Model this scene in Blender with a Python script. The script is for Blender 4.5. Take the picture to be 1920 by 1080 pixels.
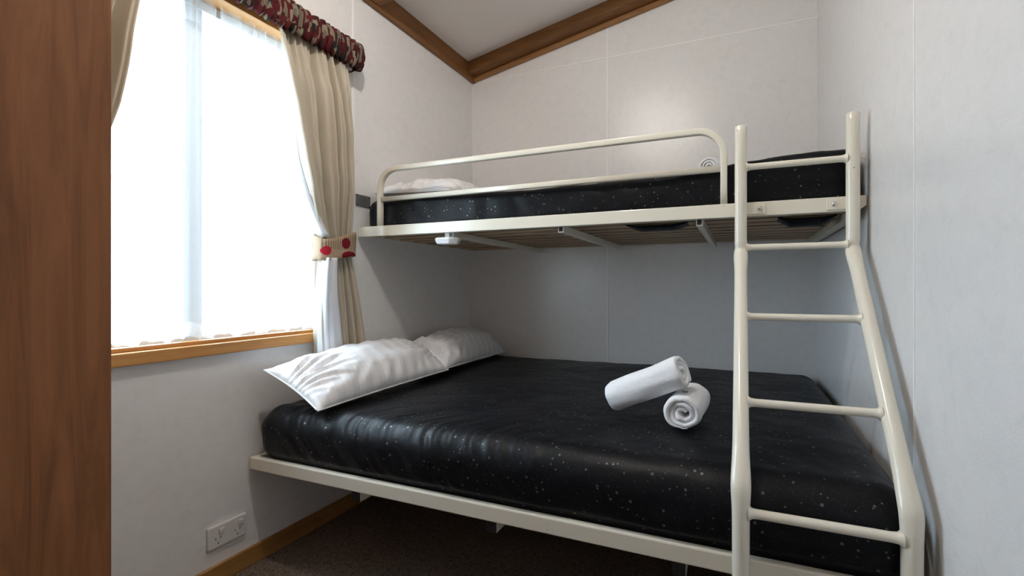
import bpy, bmesh, math, random
from mathutils import Vector, Matrix, noise

for o in list(bpy.data.objects):
    bpy.data.objects.remove(o, do_unlink=True)
SC = bpy.context.scene
COL = SC.collection

# ------------------------------------------------------------------ camera
cam_d = bpy.data.cameras.new('camera')
cam = bpy.data.objects.new('camera', cam_d)
COL.objects.link(cam)
cam.location = (1.605, -2.384, 0.97)
cam.rotation_euler = (math.radians(90), 0, math.radians(20.674))
cam_d.sensor_width = 36.0
cam_d.lens = 818.86 * 36.0 / 1920.0
cam_d.shift_x = -120.0 / 1920.0
cam_d.shift_y = -2.0 / 1920.0
cam_d.clip_start = 0.02
SC.camera = cam

# ------------------------------------------------------------------ sky, exposure
SKY_STRENGTH = 14.6
LAMP_STRENGTH = 300.0
w = bpy.data.worlds.new('overcast_sky')
SC.world = w
w.use_nodes = True
bgn = w.node_tree.nodes['Background']
bgn.inputs[0].default_value = (0.70, 0.855, 1.0, 1)
bgn.inputs[1].default_value = SKY_STRENGTH
vs = SC.view_settings
vs.view_transform = 'Standard'
vs.look = 'None'
vs.gamma = 1.0
vs.use_curve_mapping = False
vs.exposure = 0.0
SC.cycles.max_bounces = 12
SC.cycles.diffuse_bounces = 9
SC.cycles.glossy_bounces = 4

# daylight portal in the window opening (guides sky sampling, emits nothing itself)
pd = bpy.data.lights.new('window_daylight', 'AREA')
pd.shape = 'RECTANGLE'
pd.size = 0.9
pd.size_y = 1.15
pd.cycles.is_portal = True
po = bpy.data.objects.new('window_daylight', pd)
COL.objects.link(po)
po.location = (-0.13, -1.465, 1.36)
po.rotation_euler = Vector((1, 0, 0)).to_track_quat('-Z', 'Z').to_euler()

# ------------------------------------------------------------------ materials
MATS = {}


def principled(name, col=(0.8, 0.8, 0.8), rough=0.5, metal=0.0, spec=0.5):
    m = bpy.data.materials.new(name)
    m.use_nodes = True
    nt = m.node_tree
    b = nt.nodes['Principled BSDF']
    b.inputs['Base Color'].default_value = (*col, 1)
    b.inputs['Roughness'].default_value = rough
    b.inputs['Metallic'].default_value = metal
    b.inputs['Specular IOR Level'].default_value = spec
    MATS[name] = m
    return m, nt, b


def node(nt, typ, **kw):
    n = nt.nodes.new(typ)
    for k, v in kw.items():
        setattr(n, k, v)
    return n


def coords(nt, scale=(1, 1, 1), kind='Object'):
    tc = node(nt, 'ShaderNodeTexCoord')
    mp = node(nt, 'ShaderNodeMapping')
    mp.inputs['Scale'].default_value = scale
    nt.links.new(tc.outputs[kind], mp.inputs['Vector'])
    return mp.outputs['Vector']


def noise_tex(nt, vec, scale=5, detail=3, rough=0.5, dist=0.0):
    n = node(nt, 'ShaderNodeTexNoise')
    n.inputs['Scale'].default_value = scale
    n.inputs['Detail'].default_value = detail
    n.inputs['Roughness'].default_value = rough
    n.inputs['Distortion'].default_value = dist
    nt.links.new(vec, n.inputs['Vector'])
    return n


def ramp(nt, fac, stops, interp='LINEAR'):
    r = node(nt, 'ShaderNodeValToRGB')
    r.color_ramp.interpolation = interp
    els = r.color_ramp.elements
    while len(els) > 1:
        els.remove(els[-1])
    els[0].position = stops[0][0]
    els[0].color = (*stops[0][1], 1)
    for p, c in stops[1:]:
        e = els.new(p)
        e.color = (*c, 1)
    nt.links.new(fac, r.inputs['Fac'])
    return r.outputs['Color']


def bump(nt, b, height, strength=0.2, dist=0.01):
    bn = node(nt, 'ShaderNodeBump')
    bn.inputs['Strength'].default_value = strength
    bn.inputs['Distance'].default_value = dist
    nt.links.new(height, bn.inputs['Height'])
    nt.links.new(bn.outputs['Normal'], b.inputs['Normal'])
    return bn


def math_n(nt, op, a, bv=None, cv=None):
    n = node(nt, 'ShaderNodeMath', operation=op)
    for i, v in enumerate((a, bv, cv)):
        if v is None:
            continue
        if isinstance(v, (int, float)):
            n.inputs[i].default_value = v
        else:
            nt.links.new(v, n.inputs[i])
    return n.outputs[0]


def mix_col(nt, fac, a, bcol):
    n = node(nt, 'ShaderNodeMix', data_type='RGBA')
    if isinstance(fac, (int, float)):
        n.inputs[0].default_value = fac
    else:
        nt.links.new(fac, n.inputs[0])
    for idx, v in ((6, a), (7, bcol)):
        if isinstance(v, tuple):
            n.inputs[idx].default_value = (*v, 1)
        else:
            nt.links.new(v, n.inputs[idx])
    return n.outputs[2]


# wall lining: pale grey vinyl board with a faint mottle and fine relief
def wall_material():
    m, nt, b = principled('wall_vinyl', rough=0.21, spec=0.5)
    v = coords(nt)
    n1 = noise_tex(nt, v, 26, 5, 0.65, 0.6)
    n2 = noise_tex(nt, v, 230, 3, 0.6)
    c1 = ramp(nt, n1.outputs['Fac'], [(0.30, (0.765, 0.755, 0.75)), (0.46, (0.80, 0.79, 0.785)), (0.7, (0.82, 0.812, 0.807))])
    nt.links.new(c1, b.inputs['Base Color'])
    s = math_n(nt, 'MULTIPLY_ADD', n1.outputs['Fac'], 0.6, n2.outputs['Fac'])
    bump(nt, b, s, 0.17, 0.004)
    return m


wall_material()
principled('joint_white', (0.86, 0.86, 0.85), 0.35)
principled('ceiling_white', (0.85, 0.81, 0.78), 0.6)


def wood_material(name, stops, grain, scale, rough=0.45, spec=0.4, dist=1.2):
    m, nt, b = principled(name, rough=rough, spec=spec)
    sc = [scale, scale, scale]
    sc[grain] = scale * 0.06
    v = coords(nt, tuple(sc))
    n1 = noise_tex(nt, v, 3.0, 6, 0.62, dist)
    c = ramp(nt, n1.outputs['Fac'], stops)
    nt.links.new(c, b.inputs['Base Color'])
    bump(nt, b, n1.outputs['Fac'], 0.08, 0.002)
    return m


BEAM = [(0.25, (0.135, 0.055, 0.015)), (0.5, (0.20, 0.084, 0.023)), (0.75, (0.26, 0.118, 0.036))]
wood_material('beam_wood_x', BEAM, 0, 12)
wood_material('beam_wood_y', BEAM, 1, 12)
LIGHTB = [(0.25, (0.25, 0.12, 0.045)), (0.5, (0.33, 0.165, 0.065)), (0.75, (0.40, 0.21, 0.085))]
wood_material('strip_wood_x', LIGHTB, 0, 14)
PINE = [(0.25, (0.40, 0.185, 0.055)), (0.5, (0.52, 0.255, 0.080)), (0.75, (0.60, 0.32, 0.115))]
wood_material('pine_y', PINE, 1, 14, 0.4)
wood_material('pine_z', PINE, 2, 14, 0.4)
SKIRT = [(0.25, (0.22, 0.105, 0.030)), (0.5, (0.31, 0.155, 0.045)), (0.75, (0.38, 0.20, 0.06))]
wood_material('skirting_y', SKIRT, 1, 14, 0.5)
wood_material('skirting_x', SKIRT, 0, 14, 0.5)
WARD = [(0.28, (0.145, 0.052, 0.018)), (0.46, (0.215, 0.084, 0.031)), (0.6, (0.255, 0.102, 0.039)), (0.78, (0.30, 0.123, 0.050))]
wood_material('wardrobe_wood', WARD, 2, 11, 0.55, 0.3, 1.6)
SLAT = [(0.25, (0.33, 0.22, 0.13)), (0.5, (0.46, 0.33, 0.21)), (0.75, (0.55, 0.41, 0.27))]
wood_material('slat_ply', SLAT, 0, 16, 0.6)


def cream_metal():
    m, nt, b = principled('cream_enamel', (0.79, 0.75, 0.64), 0.20, 0.0, 0.5)
    v = coords(nt)
    n = noise_tex(nt, v, 60, 2, 0.5)
    bump(nt, b, n.outputs['Fac'], 0.03, 0.002)
    # a few small chips in the paint
    vo = node(nt, 'ShaderNodeTexVoronoi')
    vo.inputs['Scale'].default_value = 28
    nt.links.new(v, vo.inputs['Vector'])
    lt = math_n(nt, 'LESS_THAN', vo.outputs['Distance'], 0.045)
    n2 = noise_tex(nt, v, 3.0, 1, 0.5)
    gt = math_n(nt, 'GREATER_THAN', n2.outputs['Fac'], 0.58)
    f = math_n(nt, 'MULTIPLY', lt, gt)
    c = mix_col(nt, f, (0.79, 0.75, 0.64), (0.13, 0.10, 0.08))
    nt.links.new(c, b.inputs['Base Color'])


cream_metal()
principled('black_plastic_and_hollow', (0.012, 0.012, 0.013), 0.5)  # black plastic, also painted shade inside the open bar ends
principled('steel', (0.62, 0.61, 0.58), 0.3, 1.0)
principled('plate_grey', (0.16, 0.16, 0.155), 0.45, 0.3)
principled('plate_line', (0.09, 0.09, 0.09), 0.5, 0.2)
principled('white_plastic', (0.74, 0.72, 0.70), 0.35)
principled('socket_hole', (0.02, 0.02, 0.02), 0.7)
principled('window_frame_white', (0.62, 0.66, 0.70), 0.4)
principled('lamp_lens', (0.86, 0.87, 0.90), 0.3)
principled('towel_tag', (0.10, 0.11, 0.12), 0.7)
principled('brass_handle', (0.55, 0.52, 0.47), 0.35, 1.0)
principled('outdoor_ground', (0.55, 0.54, 0.50), 0.9)
principled('door_white', (0.62, 0.60, 0.57), 0.5)


def carpet_material():
    m, nt, b = principled('carpet', rough=0.95, spec=0.1)
    v = coords(nt)
    n1 = noise_tex(nt, v, 170, 3, 0.7)
    n2 = noise_tex(nt, v, 60, 2, 0.5)
    s = math_n(nt, 'MULTIPLY_ADD', n2.outputs['Fac'], 0.3, n1.outputs['Fac'])
    c = ramp(nt, s, [(0.52, (0.030, 0.022, 0.017)), (0.60, (0.20, 0.155, 0.120)), (0.85, (0.30, 0.24, 0.19))])
    nt.links.new(c, b.inputs['Base Color'])
    bump(nt, b, n1.outputs['Fac'], 0.9, 0.01)


carpet_material()


def bedspread_material():
    m, nt, b = principled('black_bedspread', rough=0.43, spec=0.15)
    v = coords(nt)
    # sparse little woven flecks
    vo = node(nt, 'ShaderNodeTexVoronoi')
    vo.inputs['Scale'].default_value = 62
    vo.inputs['Randomness'].default_value = 0.9
    nt.links.new(v, vo.inputs['Vector'])
    sepc = node(nt, 'ShaderNodeSeparateColor')
    nt.links.new(vo.outputs['Color'], sepc.inputs[0])
    rad = math_n(nt, 'MULTIPLY', sepc.outputs[0], 0.24)
    dot = math_n(nt, 'LESS_THAN', vo.outputs['Distance'], rad)
    keep = math_n(nt, 'GREATER_THAN', sepc.outputs[1], 0.12)
    fleck = math_n(nt, 'MULTIPLY', dot, keep)
    n = noise_tex(nt, v, 420, 2, 0.6)
    basec = ramp(nt, n.outputs['Fac'], [(0.35, (0.0034, 0.0037, 0.0050)), (0.7, (0.0072, 0.0078, 0.0100))])
    v2 = node(nt, 'ShaderNodeTexVoronoi')
    v2.inputs['Scale'].default_value = 170
    nt.links.new(v, v2.inputs['Vector'])
    sp2 = node(nt, 'ShaderNodeSeparateColor')
    nt.links.new(v2.outputs['Color'], sp2.inputs[0])
    d2 = math_n(nt, 'LESS_THAN', v2.outputs['Distance'], math_n(nt, 'MULTIPLY', sp2.outputs[0], 0.36))
    c1 = mix_col(nt, d2, basec, (0.018, 0.019, 0.022))
    c = mix_col(nt, fleck, c1, (0.05, 0.052, 0.055))
    nt.links.new(c, b.inputs['Base Color'])
    nt.links.new(math_n(nt, 'MULTIPLY_ADD', fleck, -0.12, 0.43), b.inputs['Roughness'])
    nt.links.new(math_n(nt, 'MULTIPLY_ADD', fleck, 0.6, 0.15), b.inputs['Specular IOR Level'])
    n3 = noise_tex(nt, v, 16, 3, 0.5, 0.5)
    s = math_n(nt, 'MULTIPLY_ADD', n.outputs['Fac'], 0.03, n3.outputs['Fac'])
    bump(nt, b, s, 0.18, 0.01)


bedspread_material()


def pillow_material(name, axis_scale):
    m, nt, b = principled(name, (0.80, 0.79, 0.79), 0.5, spec=0.4)
    v = coords(nt, (1, 1, 1), 'UV')
    sp = node(nt, 'ShaderNodeSeparateXYZ')
    nt.links.new(v, sp.inputs[0])
    st = math_n(nt, 'PINGPONG', math_n(nt, 'MULTIPLY', sp.outputs[0], axis_scale), 1.0)
    f = math_n(nt, 'GREATER_THAN', st, 0.5)
    c = mix_col(nt, f, (0.88, 0.88, 0.895), (0.79, 0.79, 0.81))
    nt.links.new(c, b.inputs['Base Color'])
    r = math_n(nt, 'MULTIPLY_ADD', f, 0.22, 0.28)
    nt.links.new(r, b.inputs['Roughness'])
    vv = coords(nt)
    n = noise_tex(nt, vv, 14, 4, 0.55, 1.5)
    bump(nt, b, n.outputs['Fac'], 0.16, 0.012)
    return m


pillow_material('pillow_satin', 22.0)
principled('pillow_seam', (0.78, 0.76, 0.75), 0.5)


def towel_material():
    m, nt, b = principled('towel_terry', (0.86, 0.86, 0.88), 0.95, spec=0.1)
    v = coords(nt)
    n = noise_tex(nt, v, 260, 3, 0.7)
    n2 = noise_tex(nt, v, 40, 3, 0.6)
    s = math_n(nt, 'MULTIPLY_ADD', n2.outputs['Fac'], 1.2, n.outputs['Fac'])
    bump(nt, b, s, 0.5, 0.004)
    b.inputs['Sheen Weight'].default_value = 0.2


towel_material()


def fabric(name, col, col2, rough=0.85, trans=0.0):
    m, nt, b = principled(name, col, rough, spec=0.2)
    v = coords(nt, (1, 1, 1))
    n = noise_tex(nt, v, 500, 2, 0.6)
    c = ramp(nt, n.outputs['Fac'], [(0.3, col2), (0.7, col)])
    nt.links.new(c, b.inputs['Base Color'])
    bump(nt, b, n.outputs['Fac'], 0.06, 0.002)
    return m


fabric('curtain_beige', (0.52, 0.465, 0.375), (0.46, 0.41, 0.325), 0.5)
fabric('curtain_lining', (0.72, 0.75, 0.80), (0.66, 0.70, 0.75), 0.7)


def sheer_material():
    m = bpy.data.materials.new('sheer_voile')
    m.use_nodes = True
    MATS['sheer_voile'] = m
    nt = m.node_tree
    nt.nodes.clear()
    out = node(nt, 'ShaderNodeOutputMaterial')
    tr = node(nt, 'ShaderNodeBsdfTransparent')
    tl = node(nt, 'ShaderNodeBsdfTranslucent')
    df = node(nt, 'ShaderNodeBsdfDiffuse')
    tl.inputs[0].default_value = (0.92, 0.94, 0.96, 1)
    df.inputs[0].default_value = (0.9, 0.9, 0.9, 1)
    m1 = node(nt, 'ShaderNodeMixShader')
    m1.inputs[0].default_value = 0.35
    nt.links.new(tl.outputs[0], m1.inputs[1])
    nt.links.new(df.outputs[0], m1.inputs[2])
    m2 = node(nt, 'ShaderNodeMixShader')
    v = coords(nt)
    n = noise_tex(nt, v, 300, 1, 0.5)
    f = math_n(nt, 'MULTIPLY_ADD', n.outputs['Fac'], 0.08, 0.11)
    nt.links.new(f, m2.inputs[0])
    nt.links.new(tr.outputs[0], m2.inputs[1])
    nt.links.new(m1.outputs[0], m2.inputs[2])
    nt.links.new(m2.outputs[0], out.inputs[0])


sheer_material()


def glass_material():
    m = bpy.data.materials.new('window_glass')
    m.use_nodes = True
    MATS['window_glass'] = m
    nt = m.node_tree
    nt.nodes.clear()
    out = node(nt, 'ShaderNodeOutputMaterial')
    tr = node(nt, 'ShaderNodeBsdfTransparent')
    tr.inputs[0].default_value = (0.96, 0.98, 0.98, 1)
    gl = node(nt, 'ShaderNodeBsdfGlossy')
    gl.inputs['Roughness'].default_value = 0.02
    lw = node(nt, 'ShaderNodeLayerWeight')
    lw.inputs[0].default_value = 0.5
    fr = math_n(nt, 'MULTIPLY_ADD', math_n(nt, 'POWER', lw.outputs['Facing'], 5.0), 0.9, 0.03)
    mx = node(nt, 'ShaderNodeMixShader')
    nt.links.new(fr, mx.inputs[0])
    nt.links.new(tr.outputs[0], mx.inputs[1])
    nt.links.new(gl.outputs[0], mx.inputs[2])
    nt.links.new(mx.outputs[0], out.inputs[0])


glass_material()


def valance_material():
    m, nt, b = principled('valance_print', rough=0.85, spec=0.2)
    v = coords(nt, (20, 110, 32))
    vo = node(nt, 'ShaderNodeTexVoronoi', distance='CHEBYCHEV')
    vo.inputs['Scale'].default_value = 1.0
    vo.inputs['Randomness'].default_value = 0.75
    nt.links.new(v, vo.inputs['Vector'])
    sp = node(nt, 'ShaderNodeSeparateColor')
    nt.links.new(vo.outputs['Color'], sp.inputs[0])
    c = ramp(nt, sp.outputs[0], [(0.0, (0.050, 0.006, 0.007)), (0.22, (0.085, 0.009, 0.010)), (0.40, (0.20, 0.17, 0.125)),
                                 (0.58, (0.014, 0.012, 0.012)), (0.74, (0.13, 0.105, 0.078)), (0.88, (0.070, 0.008, 0.009))], 'CONSTANT')
    nt.links.new(c, b.inputs['Base Color'])
    n = noise_tex(nt, coords(nt), 120, 3, 0.6)
    bump(nt, b, n.outputs['Fac'], 0.3, 0.004)


valance_material()


def tieback_material():
    m, nt, b = principled('tieback_print', rough=0.85, spec=0.2)
    tc = node(nt, 'ShaderNodeTexCoord')
    sp = node(nt, 'ShaderNodeSeparateXYZ')
    nt.links.new(tc.outputs['Object'], sp.inputs[0])
    Y, Z = sp.outputs[1], sp.outputs[2]

    def disc(cy, cz, ry, rz):
        a = math_n(nt, 'MULTIPLY', math_n(nt, 'SUBTRACT', Y, cy), 1.0 / ry)
        c = math_n(nt, 'MULTIPLY', math_n(nt, 'SUBTRACT', Z, cz), 1.0 / rz)
        d = math_n(nt, 'ADD', math_n(nt, 'MULTIPLY', a, a), math_n(nt, 'MULTIPLY', c, c))
        return math_n(nt, 'LESS_THAN', d, 1.0)

    wv = math_n(nt, 'SINE', math_n(nt, 'MULTIPLY', Y, 700.0))
    stripe = math_n(nt, 'MULTIPLY', math_n(nt, 'GREATER_THAN', wv, 0.35), math_n(nt, 'GREATER_THAN', Z, -0.012))
    c0 = mix_col(nt, stripe, (0.40, 0.30, 0.21), (0.20, 0.145, 0.095))
    c1 = mix_col(nt, disc(0.010, 0.014, 0.019, 0.022), c0, (0.16, 0.010, 0.018))
    c2 = mix_col(nt, disc(0.030, -0.036, 0.036, 0.020), c1, (0.20, 0.013, 0.020))
    front = math_n(nt, 'GREATER_THAN', sp.outputs[0], 0.015)
    c3 = mix_col(nt, math_n(nt, 'MULTIPLY', front, disc(-0.066, -0.020, 0.016, 0.018)), c2, (0.42, 0.018, 0.035))
    nt.links.new(c3, b.inputs['Base Color'])


tieback_material()


def lamp_material():
    m = bpy.data.materials.new('lamp_glow')
    m.use_nodes = True
    MATS['lamp_glow'] = m
    nt = m.node_tree
    nt.nodes.clear()
    out = node(nt, 'ShaderNodeOutputMaterial')
    em = node(nt, 'ShaderNodeEmission')
    em.inputs[0].default_value = (1.0, 0.94, 0.86, 1)
    em.inputs[1].default_value = LAMP_STRENGTH
    nt.links.new(em.outputs[0], out.inputs[0])


lamp_material()

# ------------------------------------------------------------------ mesh helpers


def link(name, me, mat=None, parent=None, smooth=False, loc=None):
    o = bpy.data.objects.new(name, me)
    COL.objects.link(o)
    if mat:
        me.materials.clear()
        me.materials.append(MATS[mat])
    if smooth:
        for p in me.polygons:
            p.use_smooth = True
    if loc is not None:
        o.location = loc
    if parent is not None:
        o.parent = parent
    return o


def mesh(name, verts, faces, mat=None, parent=None, smooth=False, loc=None):
    me = bpy.data.meshes.new(name)
    me.from_pydata([tuple(v) for v in verts], [], faces)
    me.validate()
    bm = bmesh.new()
    bm.from_mesh(me)
    bmesh.ops.recalc_face_normals(bm, faces=bm.faces)
    bm.to_mesh(me)
    bm.free()
    return link(name, me, mat, parent, smooth, loc)


def empty(name, loc=(0, 0, 0), rz=0.0):
    o = bpy.data.objects.new(name, None)
    COL.objects.link(o)
    o.location = loc
    o.rotation_euler = (0, 0, rz)
    o.empty_display_size = 0.1
    return o


def tag(o, label=None, cat=None, group=None, kind=None):
    if label:
        o['label'] = label
    if cat:
        o['category'] = cat
    if group:
        o['group'] = group
    if kind:
        o['kind'] = kind
    return o


def boxes(name, specs, mat, parent=None, bevel=0.0, loc=None, smooth=False):
    """specs: list of (x0,x1,y0,y1,z0,z1), joined in one mesh"""
    bm = bmesh.new()
    for (x0, x1, y0, y1, z0, z1) in specs:
        r = bmesh.ops.create_cube(bm, size=1.0)
        for v in r['verts']:
            v.co = Vector(((x0 + x1) / 2 + v.co.x * (x1 - x0), (y0 + y1) / 2 + v.co.y * (y1 - y0), (z0 + z1) / 2 + v.co.z * (z1 - z0)))
    if bevel > 0:
        bmesh.ops.bevel(bm, geom=list(bm.edges), offset=bevel, segments=2, affect='EDGES', profile=0.5)
    me = bpy.data.meshes.new(name)
    bm.to_mesh(me)
    bm.free()
    return link(name, me, mat, parent, smooth, loc)


def prism(name, poly, axis, a0, a1, mat, parent=None, loc=None, bevel=0.0):
    """poly: 2D points in the plane perpendicular to axis (order of remaining axes x<y<z)"""
    n = len(poly)

    def mk(p, a):
        if axis == 0:
            return (a, p[0], p[1])
        if axis == 1:
            return (p[0], a, p[1])
        return (p[0], p[1], a)

    vs_ = [mk(p, a0) for p in poly] + [mk(p, a1) for p in poly]
    fs = [tuple(range(n)), tuple(range(2 * n - 1, n - 1, -1))]
    fs += [(i, (i + 1) % n, n + (i + 1) % n, n + i) for i in range(n)]
    o = mesh(name, vs_, fs, mat, parent, False, loc)
    if bevel:
        bm = bmesh.new()
        bm.from_mesh(o.data)
        bmesh.ops.bevel(bm, geom=list(bm.edges), offset=bevel, segments=2, affect='EDGES', profile=0.5)
        bm.to_mesh(o.data)
        bm.free()
    return o


def sweep(name, pts, section, mat, parent=None, up=Vector((1, 0, 0)), closed=False, smooth=True, scales=None, loc=None):
    """section: list of (a,b): a along 'up'-derived side axis, b along the other axis"""
    pts = [Vector(p) for p in pts]
    n = len(pts)
    k = len(section)
    V, F = [], []
    for i, p in enumerate(pts):
        if closed:
            t = (pts[(i + 1) % n] - pts[i - 1]).normalized()
        else:
            t = (pts[min(i + 1, n - 1)] - pts[max(i - 1, 0)]).normalized()
        a = (up - t * up.dot(t)).normalized()
        bb = t.cross(a).normalized()
        sa, sb = scales[i] if scales else (1, 1)
        for (u_, v_) in section:
            V.append(p + a * u_ * sa + bb * v_ * sb)
    rng = n if closed else n - 1
    for i in range(rng):
        j = (i + 1) % n
        for q in range(k):
            r = (q + 1) % k
            F.append((i * k + q, i * k + r, j * k + r, j * k + q))
    if not closed:
        F.append(tuple(range(k)))
        F.append(tuple(range((n - 1) * k, n * k)))
    o = mesh(name, V, F, mat, parent, smooth, loc)
    if smooth and not closed:
        for pgn in o.data.polygons:
            if len(pgn.vertices) == k and k > 4:
                pgn.use_smooth = False
    return o


def circle(r, n=16):
    return [(r * math.cos(2 * math.pi * i / n), r * math.sin(2 * math.pi * i / n)) for i in range(n)]


def rsquare(h, r=0.003, n=3):
    out = []
    for cx, cy, a0 in ((h - r, h - r, 0), (-h + r, h - r, 90), (-h + r, -h + r, 180), (h - r, -h + r, 270)):
        for i in range(n + 1):
            a = math.radians(a0 + 90 * i / n)
            out.append((cx + r * math.cos(a), cy + r * math.sin(a)))
    return out


def lathe(name, prof, mat, parent=None, loc=None, n=24, axis=2, smooth=True):
    V, F = [], []
    for (r, h) in prof:
        for i in range(n):
            a = 2 * math.pi * i / n
            c, s = r * math.cos(a), r * math.sin(a)
            V.append({2: (c, s, h), 1: (c, h, s), 0: (h, c, s)}[axis])
    m_ = len(prof)
    for j in range(m_ - 1):
        for i in range(n):
            F.append((j * n + i, j * n + (i + 1) % n, (j + 1) * n + (i + 1) % n, (j + 1) * n + i))
    F.append(tuple(range(n)))
    F.append(tuple(range((m_ - 1) * n, m_ * n)))
    return mesh(name, V, F, mat, parent, smooth, loc)


def smoothstep(a, b, x):
    t = max(0.0, min(1.0, (x - a) / (b - a)))
    return t * t * (3 - 2 * t)


def interp(tab, x):
    """piecewise interpolation, tab sorted ascending by key"""
    if x <= tab[0][0]:
        return tab[0][1]
    for (a, va), (b, vb) in zip(tab, tab[1:]):
        if x <= b:
            t = (x - a) / (b - a)
            return va + (vb - va) * t
    return tab[-1][1]


def fbm(p, s=1.0):
    return noise.fractal(Vector(p) * s, 1.0, 2.0, 4)


# ------------------------------------------------------------------ room shell
W = 1.95
FRONT = -3.50
SL = 0.19           # ceiling slope, rising to the right
CEIL0 = 2.365       # ceiling height at the left wall


def ceil_z(x):
    return CEIL0 + SL * x


floor = boxes('floor', [(-0.02, W + 0.02, FRONT - 0.02, 0.02, -0.05, 0.0)], 'carpet')
tag(floor, 'dark brown flecked carpet floor under the bunk beds', None, None, 'structure')

# window opening on the left wall
OY0, OY1, OZ0, OZ1 = -1.915, -1.015, 0.75, 1.955
JY = -0.924
T = 0.10            # wall thickness
PT = 0.006          # lining thickness

wl = boxes('wall_left', [(-T, -PT, FRONT, OY0, 0, 2.44), (-T, -PT, OY1, 0, 0, 2.44), (-T, -PT, OY0, OY1, 0, OZ0), (-T, -PT, OY0, OY1, OZ1, 2.44)], 'wall_vinyl')
tag(wl, 'pale grey lined left wall with the window in it', None, None, 'structure')
boxes('wall_panel', [(-PT, 0, JY + 0.004, 0, 0, 2.44)], 'wall_vinyl', wl)
boxes('wall_panel', [(-PT, 0, -2.144, OY0, 0, 2.44), (-PT, 0, OY1, JY - 0.004, 0, 2.44), (-PT, 0, OY0, OY1, 0, OZ0), (-PT, 0, OY0, OY1, OZ1, 2.44)], 'wall_vinyl', wl)
boxes('wall_panel', [(-PT, 0, FRONT, -2.152, 0, 2.44)], 'wall_vinyl', wl)
boxes('joint_strip', [(-PT, 0.0025, JY - 0.006, JY + 0.006, 0.06, 2.27)], 'joint_white', wl, 0.001)
boxes('joint_strip', [(-PT, 0.0025, -2.154, -2.142, 0.06, 2.27)], 'joint_white', wl, 0.001)

JX = 0.897
HZ = 2.272
wb = prism('wall_back', [(-T, 0), (W + T, 0), (W + T, ceil_z(W) + 0.15), (-T, ceil_z(0) + 0.15)], 1, PT, T, 'wall_vinyl')
tag(wb, 'pale grey lined back wall behind both bunks', None, None, 'structure')
g = 0.002
boxes('wall_panel', [(0, JX - g, 0, PT, 0, HZ - g)], 'wall_vinyl', wb)
boxes('wall_panel', [(JX + g, W, 0, PT, 0, HZ - g)], 'wall_vinyl', wb)
prism('wall_panel', [(0, HZ + g), (JX - g, HZ + g), (JX - g, ceil_z(JX) + 0.1), (0, ceil_z(0) + 0.1)], 1, 0, PT, 'wall_vinyl', wb)
prism('wall_panel', [(JX + g, HZ + g), (W, HZ + g), (W, ceil_z(W) + 0.1), (JX + g, ceil_z(JX) + 0.1)], 1, 0, PT, 'wall_vinyl', wb)
boxes('joint_strip', [(JX - 0.005, JX + 0.005, -0.003, PT, 0, ceil_z(JX))], 'joint_white', wb, 0.0008)
boxes('joint_strip', [(0, JX - 0.0045, -0.0018, PT, HZ - 0.004, HZ + 0.004)], 'joint_white', wb, 0.0008)
boxes('joint_strip', [(JX + 0.0045, W, -0.0018, PT, HZ - 0.004, HZ + 0.004)], 'joint_white', wb, 0.0008)
boxes('joint_strip', [(0.0, 0.003, -0.003, 0.0, 0.0, HZ)], 'joint_white', wb)

RY = -1.264
RTOP = ceil_z(W) + 0.12
wr = boxes('wall_right', [(W + PT, W + T, FRONT, 0, 0, RTOP)], 'wall_vinyl')
tag(wr, 'pale grey lined right wall beside the ladder', None, None, 'structure')
for (y0, y1) in ((RY + g, 0.0), (-2.484 + g, RY - g), (FRONT, -2.484 - g)):
    boxes('wall_panel', [(W, W + PT, y0, y1, 0, HZ - g)], 'wall_vinyl', wr)
    boxes('wall_panel', [(W, W + PT, y0, y1, HZ + g, RTOP)], 'wall_vinyl', wr)
for y in (RY, -2.484):
    boxes('joint_strip', [(W - 0.0018, W + PT, y - 0.0035, y + 0.0035, 0, RTOP)], 'joint_white', wr, 0.0008)
for (y0, y1) in ((RY + 0.004, -0.003), (-2.48, RY - 0.004)):
    boxes('joint_strip', [(W - 0.0018, W + PT, y0, y1, HZ - 0.0035, HZ + 0.0035)], 'joint_white', wr, 0.0008)

# front wall behind the camera with a closed door
DX0, DX1, DZ = 0.95, 1.72, 2.02
wf = prism('wall_front', [(-T, 0), (DX0, 0), (DX0, DZ), (DX1, DZ), (DX1, 0), (W + T, 0), (W + T, ceil_z(W) + 0.15), (-T, ceil_z(0) + 0.15)], 1, FRONT - T, FRONT, 'wall_vinyl')
tag(wf, 'pale wall with a doorway opposite the bunks', None, None, 'structure')
d1 = empty('door_1', ((DX0 + DX1) / 2, FRONT - 0.05, 0))
tag(d1, 'plain pale door in the wall opposite the bunks', None, None, 'structure')
boxes('door_leaf', [(-(DX1 - DX0) / 2 + 0.003, (DX1 - DX0) / 2 - 0.003, -0.02, 0.02, 0.008, DZ - 0.003)], 'door_white', d1, 0.002)
lathe('door_handle', [(0.006, 0.0), (0.022, 0.001), (0.022, 0.008), (0.010, 0.012), (0.010, 0.04), (0.024, 0.05), (0.024, 0.062), (0.01, 0.07)], 'brass_handle', d1, (0.31, 0.02, 1.0), 20, 1)

# sloping ceiling
ce = prism('ceiling', [(-T, ceil_z(-T)), (W + T, ceil_z(W + T)), (W + T, ceil_z(W + T) + 0.08), (-T, ceil_z(-T) + 0.08)], 1, FRONT - T, T, 'ceiling_white')
tag(ce, 'off white sloping ceiling rising towards the right wall', None, None, 'structure')

# timber trims: left wall plate, gable rafter with cover strip, second rafter


def sloped_bar(name, x0, x1, z_lo, z_hi, y0, y1, mat, bevel=0.002):
    return prism(name, [(x0, z_lo + SL * x0), (x1, z_lo + SL * x1), (x1, z_hi + SL * x1), (x0, z_hi + SL * x0)], 1, y0, y1, mat, None, None, bevel)


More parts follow.
